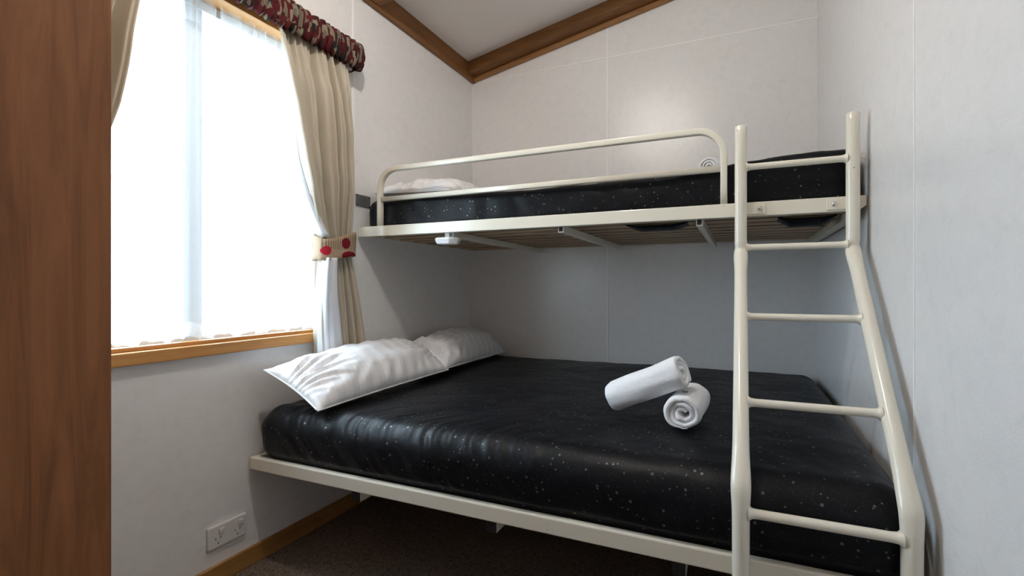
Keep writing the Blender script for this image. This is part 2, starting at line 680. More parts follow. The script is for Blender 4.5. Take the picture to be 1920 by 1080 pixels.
t1 = boxes('trim_1', [(0.0, 0.022, FRONT, -0.001, 2.268, 2.372)], 'beam_wood_y', None, 0.002)
tag(t1, 'dark timber plate along the top of the left wall', None, None, 'structure')
t2 = sloped_bar('trim_2', 0.0225, W - 0.001, 2.296, CEIL0 - 0.001, -0.088, -0.001, 'beam_wood_x')
tag(t2, 'dark timber rafter under the ceiling on the back wall', None, None, 'structure')
t3 = sloped_bar('trim_3', 0.0225, W - 0.001, 2.268, 2.2945, -0.020, -0.002, 'strip_wood_x')
tag(t3, 'lighter timber strip under the back rafter', None, None, 'structure')
t4 = sloped_bar('trim_4', 0.0225, W - 0.001, 2.275, CEIL0 - 0.001, -0.885, -0.795, 'beam_wood_x')
tag(t4, 'timber rafter crossing the ceiling above the window curtain', None, None, 'structure')
t5 = sloped_bar('trim_5', 0.0225, W - 0.001, 2.275, CEIL0 - 0.001, -2.30, -2.21, 'beam_wood_x')
tag(t5, 'timber rafter crossing the ceiling near the wardrobe', None, None, 'structure')

bl = boxes('baseboard_left', [(0.0005, 0.013, -1.995, -0.0005, 0.0, 0.064)], 'skirting_y', None, 0.003)
tag(bl, 'honey timber skirting along the left wall', None, None, 'structure')
bb = boxes('baseboard_back', [(0.0135, W - 0.014, -0.013, -0.0005, 0.0, 0.064)], 'skirting_x', None, 0.003)
tag(bb, 'honey timber skirting along the back wall', None, None, 'structure')
br = boxes('baseboard_right', [(W - 0.013, W - 0.0025, FRONT, -0.0135, 0.0, 0.064)], 'skirting_y', None, 0.003)
tag(br, 'honey timber skirting along the right wall', None, None, 'structure')

gr = boxes('ground', [(-60, -T - 0.02, -60, 60, -0.45, -0.40)], 'outdoor_ground')
tag(gr, 'bright pale ground outside the window', None, None, 'structure')

# ------------------------------------------------------------------ window
win = empty('window_1', (0, (OY0 + OY1) / 2, OZ0))
tag(win, 'bright sliding window with pine lining in the left wall', None, None, 'structure')
wy, wz = (OY0 + OY1) / 2, OZ0


def wbox(name, specs, mat, bevel=0.0, parent=None):
    s2 = [(a, b, c - wy, d - wy, e - wz, f - wz) for (a, b, c, d, e, f) in specs]
    return boxes(name, s2, mat, parent or win, bevel)


JT = 0.020
wbox('window_sill', [(-T, 0.022, OY0 + 0.0005, OY1 - 0.0005, 0.7505, 0.787)], 'pine_y', 0.003)
wbox('sill_bead', [(-0.034, -0.006, OY0 + JT, OY1 - JT, 0.787, 0.799)], 'pine_y', 0.002)
wbox('window_head', [(-T, 0.010, OY0 + 0.0005, OY1 - 0.0005, 1.915, 1.9545)], 'pine_y', 0.002)
for (a, b) in ((OY0 + 0.0005, OY0 + JT), (OY1 - JT, OY1 - 0.0005)):
    wbox('window_jamb', [(-T, 0.010, a, b, 0.787, 1.915)], 'pine_z', 0.002)
IY0, IY1, IZ0, IZ1 = OY0 + JT, OY1 - JT, 0.788, 1.914
fr = wbox('window_frame', [(-0.095, -0.060, IY0, IY0 + 0.03, IZ0, IZ1), (-0.095, -0.060, IY1 - 0.03, IY1, IZ0, IZ1),
                           (-0.095, -0.060, IY0 + 0.03, IY1 - 0.03, IZ0, IZ0 + 0.022), (-0.095, -0.060, IY0 + 0.03, IY1 - 0.03, IZ1 - 0.03, IZ1)], 'window_frame_white', 0.002)
wbox('mullion', [(-0.090, -0.062, -1.522, -1.468, IZ0 + 0.022, IZ1 - 0.03)], 'window_frame_white', 0.002)
wbox('window_pane', [(-0.080, -0.076, IY0 + 0.03, -1.522, IZ0 + 0.022, IZ1 - 0.03)], 'window_glass')
wbox('window_pane', [(-0.080, -0.076, -1.468, IY1 - 0.03, IZ0 + 0.022, IZ1 - 0.03)], 'window_glass')


# ------------------------------------------------------------------ sheer curtains
def grid_mesh(name, fn, ns, nt_, mat, parent=None, thick=0.0, smooth=True, uv=False):
    V, F = [], []
    for j in range(nt_ + 1):
        for i in range(ns + 1):
            V.append(fn(i / ns, j / nt_))
    for j in range(nt_):
        for i in range(ns):
            a = j * (ns + 1) + i
            F.append((a, a + 1, a + ns + 2, a + ns + 1))
    me = bpy.data.meshes.new(name)
    me.from_pydata([tuple(v) for v in V], [], F)
    o = link(name, me, mat, parent, smooth)
    if thick:
        md = o.modifiers.new('thickness', 'SOLIDIFY')
        md.thickness = thick
        md.offset = 0
    return o


def sheer(ya, yb, seed, label):
    root = empty('sheer_curtain', (0, (ya + yb) / 2, 0.8))
    tag(root, label, 'curtain', 'sheer curtains inside the window')
    ym = (ya + yb) / 2
    rnd = random.Random(seed)
    ph = [rnd.uniform(0, 6.28) for _ in range(6)]

    def xf(s, t):
        u = s + 0.02 * math.sin(6.28 * s * 2 + ph[0])
        a = 0.007 + 0.003 * t
        return -0.024 + a * math.sin(2 * math.pi * 9 * u + ph[1] + 0.6 * math.sin(3 * t + ph[2])) + 0.004 * math.sin(2 * math.pi * 23 * u + ph[3]) * (1 - 0.7 * t)

    def zb(s):
        return 0.806 + 0.006 * math.sin(2 * math.pi * 4.5 * s + ph[4]) + 0.004 * math.sin(2 * math.pi * 11 * s + ph[5])

    def body(s, t):
        z = 1.905 + (zb(s) - 1.905) * t
        return (xf(s, t), ya + (yb - ya) * s + 0.003 * math.sin(40 * s + 5 * t) - ym, z - 0.8)

    grid_mesh('voile', body, 150, 24, 'sheer_voile', root)

    def hem(s, t):
        z = zb(s) + 0.045 * t + 0.0005
        return (xf(s, 1 - 0.05 * t) + 0.002, ya + (yb - ya) * s + 0.003 * math.sin(40 * s + 5) - ym, z - 0.8)

    grid_mesh('hem', hem, 150, 3, 'sheer_voile', root)

    def head(s, t):
        z = 1.907 - 0.095 * t
        return (xf(s, 0) + 0.004 + 0.004 * math.sin(2 * math.pi * 31 * s) * (0.3 + t), ya + (yb - ya) * s - ym, z - 0.8)

    grid_mesh('gathered_heading', head, 200, 4, 'sheer_voile', root)
    return root


sheer(-1.885, -1.448, 3, 'white sheer curtain panel on the wardrobe side of the window')
sheer(-1.444, -1.045, 8, 'white sheer curtain panel on the bunk side of the window')

# ------------------------------------------------------------------ main curtains
CM = -1.486       # window centre line


def curtain(mirror, label):
    root = empty('curtain', (0.0, 2 * CM + 1.07 if mirror else -1.07, 0.70))
    root.location.y = (2 * CM - (-1.07)) if mirror else -1.07
    tag(root, label, 'curtain', 'beige tied back curtains')
    inner = [(0.69, -1.152), (0.80, -1.152), (0.924, -1.149), (1.02, -1.142), (1.09, -1.134), (1.15, -1.136), (1.174, -1.143), (1.31, -1.193), (1.442, -1.227), (1.555, -1.246), (1.648, -1.258), (1.774, -1.280), (1.93, -1.300)]
    outer = [(0.69, -0.926), (0.80, -0.942), (0.92, -0.961), (1.03, -0.980), (1.09, -0.995), (1.15, -0.998), (1.212, -0.998), (1.35, -0.994), (1.505, -0.990), (1.70, -0.988), (1.93, -0.986)]
    # control curve of front to back depth (folds) along height
    amp = [(0.69, 0.033), (0.90, 0.030), (1.09, 0.018), (1.17, 0.018), (1.35, 0.040), (1.6, 0.041), (1.80, 0.026), (1.90, 0.014), (1.93, 0.012)]
    NF = 4.6

    def to_local(x, y, z):
        yy = (2 * CM - y) if mirror else y
        return (x, yy - root.location.y, z - 0.70)

    def fold(s, z):
        u = s + 0.055 * math.sin(2 * math.pi * 1.35 * s + 0.6) + 0.02 * math.sin(2 * math.pi * 2.9 * s)
        a = interp(amp, z)
        k = 2 * math.pi * NF * u + 0.9 * math.sin(2.6 * z + 2 * s)
        w1 = math.sin(k)
        # broad rounded crests with narrow dark valleys between them
        f = 1.0 - 2.0 * (0.5 - 0.5 * w1) ** 2.4 - 0.35
        big = 0.30 * math.sin(2 * math.pi * 1.3 * s + 0.8 + z)
        pinch = 0.45 * smoothstep(1.74, 1.90, z) * math.sin(2 * math.pi * 15 * s + 0.7)
        fine = 0.16 * math.sin(2 * math.pi * 13 * u + 2.0 * z)
        return a * (f * (0.85 + 0.3 * math.sin(7 * s + 2)) + big + pinch + fine)

    def body(s, t):
        z = 0.690 + (1.930 - 0.690) * (1 - t) + 0.006 * math.sin(7 * s) * t
        yi, yo = interp(inner, z), interp(outer, z)
        ss = s
        # folds lean towards the tie
        x = interp([(0.69, 0.066), (1.05, 0.060), (1.13, 0.058), (1.22, 0.060), (1.4, 0.070), (1.75, 0.066), (1.88, 0.050), (1.93, 0.046)], z) + fold(ss, z)
        wr_ = 0.004 * noise.noise(Vector((s * 6, z * 9, 1.3)))
        if mirror:
            s = s * 0.70 if z < 1.0 else s * 0.76
        return to_local(max(0.020, x + wr_), yi + (yo - yi) * s, z)

    grid_mesh('curtain_drop', body, 170, 90, 'curtain_beige', root, 0.0016)

    # pale lining turned out along the leading edge
    def lining(s, t):
        z = 0.700 + (1.085 - 0.700) * (1 - t)
        yi = interp(inner, z) - 0.003
        wd = interp([(0.69, 0.098), (0.80, 0.085), (0.95, 0.066), (1.085, 0.052)], z)
        fz = math.sin(math.pi * s)
        x = 0.091 + 0.016 * fz - 0.012 * math.exp(-((s - 0.34) / 0.09) ** 2) + 0.004 * math.sin(9 * s + 7 * z)
        if s < 0.12:
            x -= 0.02 * (1 - s / 0.12)
        return to_local(x + 0.003, yi + wd * s, z)

    grid_mesh('lining', lining, 36, 30, 'curtain_lining', root, 0.0014)

    def hem(s, t):
        z = 0.684 + 0.036 * (1 - t)
        yi = interp(inner, z) - 0.003
        x = 0.094 + 0.016 * math.sin(math.pi * s) - 0.012 * math.exp(-((s - 0.34) / 0.09) ** 2) + 0.004 * math.sin(9 * s + 7 * z)
        if s < 0.12:
            x -= 0.02 * (1 - s / 0.12)
        return to_local(x + 0.0055, yi + 0.100 * s, z)

    grid_mesh('hem', hem, 36, 4, 'curtain_beige', root, 0.0014)

    def lining_up(s, t):
        z = 1.165 + (1.56 - 1.165) * (1 - t)
        yi = interp(inner, z) - 0.012 * math.sin(math.pi * (1 - t))
        wd = 0.002 + 0.030 * t
        x = 0.060 + 0.02 * t + 0.012 * math.sin(math.pi * s)
        return to_local(x, yi + wd * s, z)

    if not mirror:
        grid_mesh('lining', lining_up, 10, 24, 'curtain_lining', root, 0.0014)
    return root


cur_r = curtain(False, 'beige curtain with pale lining gathered in a printed tieback beside the bunk')
cur_l = curtain(True, 'beige curtain tied back at the wardrobe end of the window')


def tieback(mirror, label):
    cy = -1.068 if not mirror else 2 * CM + 1.068
    pts_n = 48
    V, F = [], []
    rows = 7
    for j in range(rows):
        h = -0.046 + 0.092 * j / (rows - 1)
        for i in range(pts_n):
            a = 2 * math.pi * i / pts_n
            rx, ry = 0.046, 0.079
            c, s = math.cos(a), math.sin(a)
            k = 1.0 / ((abs(c) ** 3.2 + abs(s) ** 3.2) ** (1 / 3.2))
            x = rx * c * k + 0.004 * math.sin(3 * a) + 0.002 * math.sin(40 * h)
            y = ry * s * k
            tilt = 0.16 * y + (0.010 * math.sin(2 * a) if h > 0 else 0.004 * math.sin(a * 3))
            V.append((x, -y if mirror else y, h + (tilt)))
    for j in range(rows - 1):
        for i in range(pts_n):
            i2 = (i + 1) % pts_n
            F.append((j * pts_n + i, j * pts_n + i2, (j + 1) * pts_n + i2, (j + 1) * pts_n + i))
    o = mesh('curtain_tieback', V, F, 'tieback_print', None, True, (0.058, cy, 1.132))
    md = o.modifiers.new('thickness', 'SOLIDIFY')
    md.thickness = 0.004
    md.offset = 1
    tag(o, label, 'tieback', 'printed curtain tiebacks')
    return o


tieback(False, 'beige tieback printed with red circles around the curtain beside the bunk')
tieback(True, 'printed fabric tieback around the curtain at the wardrobe end')


# ------------------------------------------------------------------ gathered valance
def valance():
    y0, y1 = -1.985, -0.945
    root = empty('curtain_valance', (0, y1, 1.90))
    tag(root, 'scrunched dark red and beige printed valance over the window', 'valance')
    # path: return from wall, along the front
    path = []
    path.append((0.012, y1))
    path.append((0.045, y1 + 0.004))
    n_arc = 5
    for i in range(n_arc + 1):
        a = math.pi / 2 * i / n_arc
        path.append((0.062 + 0.022 * math.sin(a), y1 - 0.022 + 0.022 * math.cos(a) + 0.004 * (1 - i / n_arc)))
    N = 430
    for i in range(1, N + 1):
        path.append((0.084, y1 - 0.022 + (y0 - (y1 - 0.022)) * i / N))
    rows = 16
    V, F = [], []
    acc = 0
    prev = path[0]
    for i, (x, y) in enumerate(path):
        acc += math.hypot(x - prev[0], y - prev[1])
        prev = (x, y)
        nx, ny = (1, 0)
        if i < 2:
            nx, ny = 0, 1
        elif i <= 2 + n_arc:
            a = math.pi / 2 * (i - 2) / n_arc
            nx, ny = math.sin(a), math.cos(a)
        for j in range(rows + 1):
            t = j / rows
            z = 0.002 + 0.108 * t
            pr = math.sin(math.pi * min(1, max(0, t))) ** 0.4
            gth = 0.5 + 0.5 * math.sin(acc * 2 * math.pi / 0.026 + 2.2 * math.sin(acc * 31) + 0.6 * math.sin(9 * t + acc * 40))
            fine = noise.noise(Vector((acc * 90, t * 2.5, 0.3)))
            d = -0.018 + 0.020 * pr + 0.012 * gth * pr + 0.004 * fine
            zz = z + 0.011 * (gth - 0.5) * (1 if t > 0.5 else -1) * abs(2 * t - 1) + 0.0025 * fine
            V.append((x + nx * d, y + ny * d - y1, zz))
    m_ = rows + 1
    for i in range(len(path) - 1):
        for j in range(rows):
            F.append((i * m_ + j, (i + 1) * m_ + j, (i + 1) * m_ + j + 1, i * m_ + j + 1))
    me = bpy.data.meshes.new('gathered_fabric')
    me.from_pydata(V, [], F)
    o = link('gathered_fabric', me, 'valance_print', root, True)
    md = o.modifiers.new('thickness', 'SOLIDIFY')
    md.thickness = 0.003
    md.offset = -1
    boxes('pelmet_rail', [(0.0005, 0.062, y0 - y1 + 0.005, -0.012, 0.088, 0.098)], 'pine_y', root, 0.001)
    return root


valance()

# ------------------------------------------------------------------ wardrobe at the left edge
wd = empty('wardrobe', (0.0, -1.998, 0.0))
tag(wd, 'tall brown woodgrain wardrobe filling the left edge of the view', 'wardrobe')
boxes('plinth', [(0.02, 0.63, -0.98, -0.02, 0.0, 0.07)], 'wardrobe_wood', wd, 0.002)
boxes('body', [(0.016, 0.66, -1.0, 0.0, 0.07, 2.10)], 'wardrobe_wood', wd, 0.002)
for k, (a, b) in enumerate(((-0.999, -0.501), (-0.499, -0.001))):
    d = boxes('door', [(0.6605, 0.680, a, b, 0.075, 2.098)], 'wardrobe_wood', wd, 0.0025)
    hy = -0.545 if k == 0 else -0.455
    sweep('handle', [(0.680, hy, 0.98), (0.705, hy, 0.985), (0.708, hy, 1.0), (0.708, hy, 1.10), (0.705, hy, 1.115), (0.680, hy, 1.12)], circle(0.005, 10), 'brass_handle', d, Vector((0, 1, 0)))

# ------------------------------------------------------------------ power outlet
po_ = empty('power_outlet', (0.0005, -1.435, 0.157))
tag(po_, 'white double power outlet low on the left wall', 'power outlet')
boxes('plate', [(0.0, 0.011, -0.058, 0.058, -0.036, 0.036)], 'white_plastic', po_, 0.003)
for sx in (-0.029, 0.029):
    sw = boxes('rocker_switch', [(0.011, 0.0165, sx + 0.001, sx + 0.017, 0.008, 0.024)], 'white_plastic', po_, 0.002)
    for (dy, dz, rot) in ((-0.0075, -0.006, 30), (0.0075, -0.006, -30), (0.0, -0.021, 0)):
        sl = boxes('socket_slot', [(-0.0006, 0.0006, -0.0009, 0.0009, -0.0030, 0.0030)], 'socket_hole', po_)
        sl.location = (0.0113, sx + dy, dz)
        sl.rotation_euler = (math.radians(rot), 0, 0)

# ------------------------------------------------------------------ small wall plate behind curtain
wp = empty('wall_plate', (0.0005, -0.884, 1.359))
tag(wp, 'small dark grey screwed plate on the wall beside the upper mattress', 'plate')
boxes('plate', [(0.0, 0.004, -0.028, 0.052, -0.026, 0.026)], 'plate_grey', wp, 0.0008)
for z in (0.014, 0.004, -0.006, -0.014):
    boxes('engraved_line', [(0.0039, 0.0044, -0.020, 0.040 - abs(z), z - 0.001, z + 0.001)], 'plate_line', wp)
for (y, z) in ((-0.023, 0.021), (0.047, 0.021), (-0.023, -0.021), (0.047, -0.021)):
    lathe('screw', [(0.0005, 0.0), (0.0032, 0.0004), (0.0028, 0.0016), (0.0005, 0.002)], 'black_plastic_and_hollow', wp, (0.004, y, z), 10, 0)

# ------------------------------------------------------------------ lower bed frame
lb = empty('lower_bed_frame', (0.975, -0.69, 0.0))
tag(lb, 'cream enamelled steel frame of the lower double bunk', 'bed frame')
lx, ly = 0.975, -0.69


def LB(name, s, mat='cream_enamel', bevel=0.0025, parent=None):
    return boxes(name, [(a - lx, b - lx, c - ly, d - ly, e, f) for (a, b, c, d, e, f) in s], mat, parent or lb, bevel)


LB('front_rail', [(0.020, 1.938, -1.372, -1.352, 0.341, 0.384)], bevel=0.004)
LB('back_rail', [(0.020, 1.938, -0.040, -0.020, 0.341, 0.384)])
LB('end_rail', [(0.0205, 0.040, -1.350, -0.042, 0.343, 0.382)])
LB('end_rail', [(1.918, 1.9375, -1.350, -0.042, 0.343, 0.382)])
for xr in (0.500, 0.986, 1.487):
    c = LB('cross_bar', [(xr - 0.032, xr, -1.352, -0.042, 0.302, 0.340)], bevel=0.0015)
    LB('dark_tube_end', [(xr - 0.0315, xr - 0.0008, -1.3548, -1.3522, 0.3025, 0.3395)], 'black_plastic_and_hollow', 0.0, c)  # black face painted as the shade inside the open tube end
for y in (-1.25, -1.10, -0.95, -0.80, -0.65, -0.50, -0.35, -0.20, -0.09):
    LB('slat', [(0.042, 1.916, y - 0.035, y + 0.035, 0.3405, 0.352)], 'slat_ply', 0.002)
for x in (0.06, 1.89):
    LB('leg', [(x - 0.015, x + 0.015, -0.070, -0.042, 0.0, 0.342)])

# ------------------------------------------------------------------ upper bunk frame
ub = empty('upper_bunk_frame', (0.975, -0.46, 1.192))
tag(ub, 'cream enamelled steel frame of the upper single bunk with guard rail', 'bed frame')
ux, uy, uz = 0.975, -0.46, 1.192


def UB(name, s, mat='cream_enamel', bevel=0.002, parent=None):
    return boxes(name, [(a - ux, b - ux, c - uy, d - uy, e - uz, f - uz) for (a, b, c, d, e, f) in s], mat, parent or ub, bevel)


prism('front_rail', [(0.012 - ux, 1.192 - uz), (1.925 - ux, 1.192 - uz), (1.946 - ux, 1.207 - uz), (1.946 - ux, 1.236 - uz), (0.012 - ux, 1.236 - uz)], 1, -0.908 - uy, -0.888 - uy, 'cream_enamel', ub, None, 0.002)
UB('back_rail', [(0.012, 1.938, -0.030, -0.010, 1.200, 1.236)])
UB('end_rail', [(0.0125, 0.032, -0.886, -0.032, 1.200, 1.234)])
UB('end_rail', [(1.905, 1.935, -0.886, -0.032, 1.176, 1.234)])
for k, xr in enumerate((0.500, 0.990, 1.488)):
    c = UB('cross_bar', [(xr - 0.022, xr, -0.884, -0.034, 1.172, 1.1985)], bevel=0.001)
    UB('dark_tube_end', [(xr - 0.019, xr - 0.004, -0.8855, -0.8835, 1.176, 1.194)], 'black_plastic_and_hollow', 0.0, c)  # black inset square stands in for the shaded hollow of the open tube
ny = 9
for i in range(ny):
    y = -0.845 + (0.845 - 0.075) * i / (ny - 1)
    UB('slat', [(0.034, 1.903, y - 0.031, y + 0.031, 1.199, 1.211)], 'slat_ply', 0.0025)
# guard rail
sec = rsquare(0.0105, 0.003, 2)
gp = [(0.128, -0.897, 1.230), (0.128, -0.897, 1.30), (0.128, -0.897, 1.395)]
R0 = 0.085
for i in range(1, 13):
    a = math.pi / 2 * i / 12
    gp.append((0.128 + R0 * (1 - math.cos(a)), -0.897, 1.395 + R0 * math.sin(a)))
for i in range(1, 10):
    gp.append((0.213 + (1.469 - 0.213) * i / 10, -0.897, 1.480))
for i in range(0, 13):
    a = math.pi / 2 * i / 12
    gp.append((1.469 + R0 * math.sin(a), -0.897, 1.395 + R0 * math.cos(a)))
gp += [(1.554, -0.897, 1.30), (1.554, -0.897, 1.230)]
gl = sweep('guard_rail', [(a - ux, b - uy, c - uz) for (a, b, c) in gp], sec, 'cream_enamel', ub, Vector((0, 1, 0)))
sweep('guard_bar', [(0.136 - ux, -0.897 - uy, 1.352 - uz), (1.546 - ux, -0.897 - uy, 1.352 - uz)], rsquare(0.0095, 0.003, 2), 'cream_enamel', ub, Vector((0, 1, 0)))

# ------------------------------------------------------------------ ladder
la = empty('bunk_ladder', (1.756, -1.39, 0.0))
tag(la, 'cream tubular steel ladder bolted to the upper bunk rail', 'ladder')
ox, oy = 1.756, -1.39


def leg_path(x):
    P_ = []
    key = [(-0.926, 1.468), (-0.926, 1.13), (-0.926, 1.075), (-1.388, 0.545), (-1.390, 0.495), (-1.390, 0.0)]
    segs = [(0, 1, 12), (1, 2, 9), (2, 3, 44), (3, 4, 6), (4, 5, 14)]
    for (a, b, n) in segs:
        for i in range(n):
            t = i / n
            P_.append((key[a][0] + (key[b][0] - key[a][0]) * t, key[a][1] + (key[b][1] - key[a][1]) * t))
    P_.append(key[-1])
    # round the bends
    for _ in range(2):
        Q = P_[:]
        for i in range(1, len(P_) - 1):
            Q[i] = ((P_[i - 1][0] + 2 * P_[i][0] + P_[i + 1][0]) / 4, (P_[i - 1][1] + 2 * P_[i][1] + P_[i + 1][1]) / 4)
        P_ = Q
    pts, sc_ = [], []
    for (y, z) in P_:
        b1 = math.exp(-((z - 1.062) / 0.028) ** 2)
        b2 = math.exp(-((z - 0.548) / 0.040) ** 2)
        pinch = math.exp(-((z - 1.092) / 0.009) ** 2)
        sx = 1 + 0.17 * b1 + 0.16 * b2 - 0.12 * pinch
        sy = 1 - 0.14 * b1 - 0.14 * b2 - 0.22 * pinch
        pts.append((x - ox, y - oy, z))
        sc_.append((sx, sy))
    # closing cap at the top
    t0 = Vector(pts[0])
    pts = [tuple(t0 + Vector((0, 0, 0.0035))), tuple(t0 + Vector((0, 0, 0.0025)))] + pts
    sc_ = [(0.70, 0.70), (0.90, 0.90)] + sc_
    return pts, sc_


for x in (1.605, 1.907):
    pts, scl = leg_path(x)
    sweep('leg', pts, circle(0.0180, 20), 'cream_enamel', la, Vector((1, 0, 0)), False, True, scl)
for (y, z) in ((-0.926, 1.342), (-0.926, 1.0925), (-1.085, 0.888), (-1.256, 0.693), (-1.390, 0.492)):
    n = 18
    pts, scl = [], []
    for i in range(n + 1):
        t = i / n
        e = min(t, 1 - t) * 0.302
        flare = 1 + 0.75 * math.exp(-((e - 0.014) / 0.007) ** 2) if e > 0.008 else 1.6
        tt = 0.5 - 0.5 * math.cos(math.pi * t)
        e = min(tt, 1 - tt) * 0.274
        flare = 1 + 0.7 * math.exp(-(e / 0.006) ** 2)
        pts.append((1.605 + 0.014 + 0.274 * tt - ox, y - oy, z))
        scl.append((flare, flare))
    sweep('rung', pts, circle(0.0100, 14), 'cream_enamel', la, Vector((0, 0, 1)), False, True, scl)
for (x0, x1, bx) in ((1.605, 1.676, 1.661), (1.842, 1.907, 1.861)):
    r_ = 0.012
    pl = boxes('bracket_plate', [(x0 - ox, x1 - ox, -0.9125 - oy, -0.9085 - oy, 1.197, 1.230)], 'cream_enamel', la, 0.0018)
    lathe('bolt', [(0.0003, -0.0075), (0.0030, -0.0072), (0.0062, -0.0045), (0.0070, -0.002), (0.0072, 0.0)], 'steel', pl, (bx - ox, -0.9125 - oy, 1.214), 12, 1)
for x in (1.605, 1.907):
    lathe('foot_cap', [(0.0195, 0.0005), (0.0205, 0.004), (0.0200, 0.03), (0.0182, 0.032)], 'black_plastic_and_hollow', la, (x - ox, 0.0, 0.0), 18)


# ------------------------------------------------------------------ mattresses
def soft_box(name, x0, x1, y0, y1, z0, z1, r, nx, ny_, nz, disp, mat, parent=None, loc=None):
    bm = bmesh.new()
    cx, cy, cz = (x0 + x1) / 2, (y0 + y1) / 2, (z0 + z1) / 2
    hx, hy, hz = (x1 - x0) / 2, (y1 - y0) / 2, (z1 - z0) / 2
    cache = {}

    def vert(i, j, k):
        key = (i, j, k)
        if key in cache:
            return cache[key]
        p = Vector((-hx + 2 * hx * i / nx, -hy + 2 * hy * j / ny_, -hz + 2 * hz * k / nz))
        q = Vector((max(-hx + r, min(hx - r, p.x)), max(-hy + r, min(hy - r, p.y)), max(-hz + r, min(hz - r, p.z))))
        d = p - q
        nrm = d.normalized() if d.length > 1e-9 else Vector((0, 0, 1))
        # keep faces flat where only one axis is outside the core box
        p2 = q + nrm * r if d.length > 1e-9 else p
        wp_ = p2 + Vector((cx, cy, cz))
        wp_ = wp_ + disp(wp_, nrm)
        v = bm.verts.new(wp_ - Vector(loc or (0, 0, 0)))
        cache[key] = v
        return v

    def quad(a, b, c, d):
        try:
            bm.faces.new((vert(*a), vert(*b), vert(*c), vert(*d)))
        except ValueError:
            pass

    for i in range(nx):
        for j in range(ny_):
            quad((i, j, nz), (i + 1, j, nz), (i + 1, j + 1, nz), (i, j + 1, nz))
            quad((i, j, 0), (i, j + 1, 0), (i + 1, j + 1, 0), (i + 1, j, 0))
    for i in range(nx):
        for k in range(nz):
            quad((i, 0, k), (i + 1, 0, k), (i + 1, 0, k + 1), (i, 0, k + 1))
            quad((i, ny_, k), (i, ny_, k + 1), (i + 1, ny_, k + 1), (i + 1, ny_, k))
    for j in range(ny_):
        for k in range(nz):
            quad((0, j, k), (0, j, k + 1), (0, j + 1, k + 1), (0, j + 1, k))
            quad((nx, j, k), (nx, j + 1, k), (nx, j + 1, k + 1), (nx, j, k + 1))
    me = bpy.data.meshes.new(name)
    bm.to_mesh(me)
    bm.free()
    return link(name, me, mat, parent, True, loc)


def disp_lower(p, n):
    d = Vector((0, 0, 0))
    top = max(0.0, n.z)
    front = max(0.0, -n.y)
    # gentle swell of the top, drooping at the edges
    d.z += top * (0.006 * fbm((p.x, p.y, 0.0), 3.0))
    # bulge of the front
    d.y -= front * (0.010 * math.sin(math.pi * max(0, min(1, (p.z - 0.36) / 0.19)))) + front * 0.006 * fbm((p.x, p.z, 4.0), 4.0)
    # slanting drag wrinkles at the front edge near the pillow end
    edge = smoothstep(-1.12, -1.33, p.y) * smoothstep(0.36, 0.50, p.z)
    wgt = edge * smoothstep(0.10, 0.25, p.x) * (1 - smoothstep(0.85, 1.25, p.x))
    u = p.x * 1.0 + (p.z - 0.55) * 0.9 - (p.y + 1.36) * 0.55
    wr_ = noise.noise(Vector((u * 22, p.y * 2.0, 0.7))) * 0.55 + noise.noise(Vector((u * 48, p.y * 3.0, 5.1))) * 0.40 + noise.noise(Vector((u * 95, p.y * 4.0, 9.1))) * 0.16
    d += n * (0.009 * wgt * wr_)
    d += n * 0.0018 * fbm((p.x, p.y, p.z), 7.0)
    # corner drag near the wall
    c = math.exp(-((p.x - 0.05) / 0.10) ** 2) * edge
    d += n * (0.010 * c * noise.noise(Vector((p.y * 18 + p.z * 12, 2.0, p.x * 5))))
    if p.z < 0.40:
        d *= 0.25
    if n.x > 0.5 or n.x < -0.5:
        d.x = 0
    return d


lm = soft_box('mattress', 0.032, 1.942, -1.362, -0.018, 0.3535, 0.556, 0.072, 320, 150, 28, disp_lower, 'black_bedspread', None, (0.975, -0.69, 0.3535))
tag(lm, 'double mattress in a shiny black flecked bedspread on the lower bunk', 'mattress')


def disp_upper(p, n):
    d = Vector((0, 0, 0))
    top = smoothstep(1.27, 1.35, p.z)
    lift = interp([(0.0, 0.0), (0.12, 0.012), (0.45, 0.012), (0.75, 0.0), (1.1, 0.0), (1.35, 0.008), (1.5, 0.012), (1.62, 0.030), (1.8, 0.036), (1.95, 0.036)], p.x)
    d.z += top * lift
    d += n * 0.005 * fbm((p.x, p.y * 1.5, p.z * 2), 5.0)
    front = max(0.0, -n.y)
    u = p.x + (p.z - 1.3) * 0.6
    d.y += front * 0.006 * noise.noise(Vector((u * 16, p.z * 4, 2.0))) * smoothstep(1.24, 1.30, p.z)
    if p.z < 1.24:
        d *= 0.3
    if n.z < -0.8:
        # cover bulging down between the slats, shaped to darken the gaps
        ph_ = ((p.y + 0.845) / 0.09625) % 1.0
        gap = max(0.0, 1 - abs(ph_ - 0.5) / 0.17)
        d.z -= 0.0125 * smoothstep(0.0, 0.7, gap)
    return d


um = soft_box('mattress', 0.034, 1.936, -0.884, -0.034, 1.2125, 1.352, 0.040, 130, 170, 14, disp_upper, 'black_bedspread', None, (0.975, -0.46, 1.2125))
tag(um, 'single mattress in a black bedspread on the upper bunk', 'mattress')


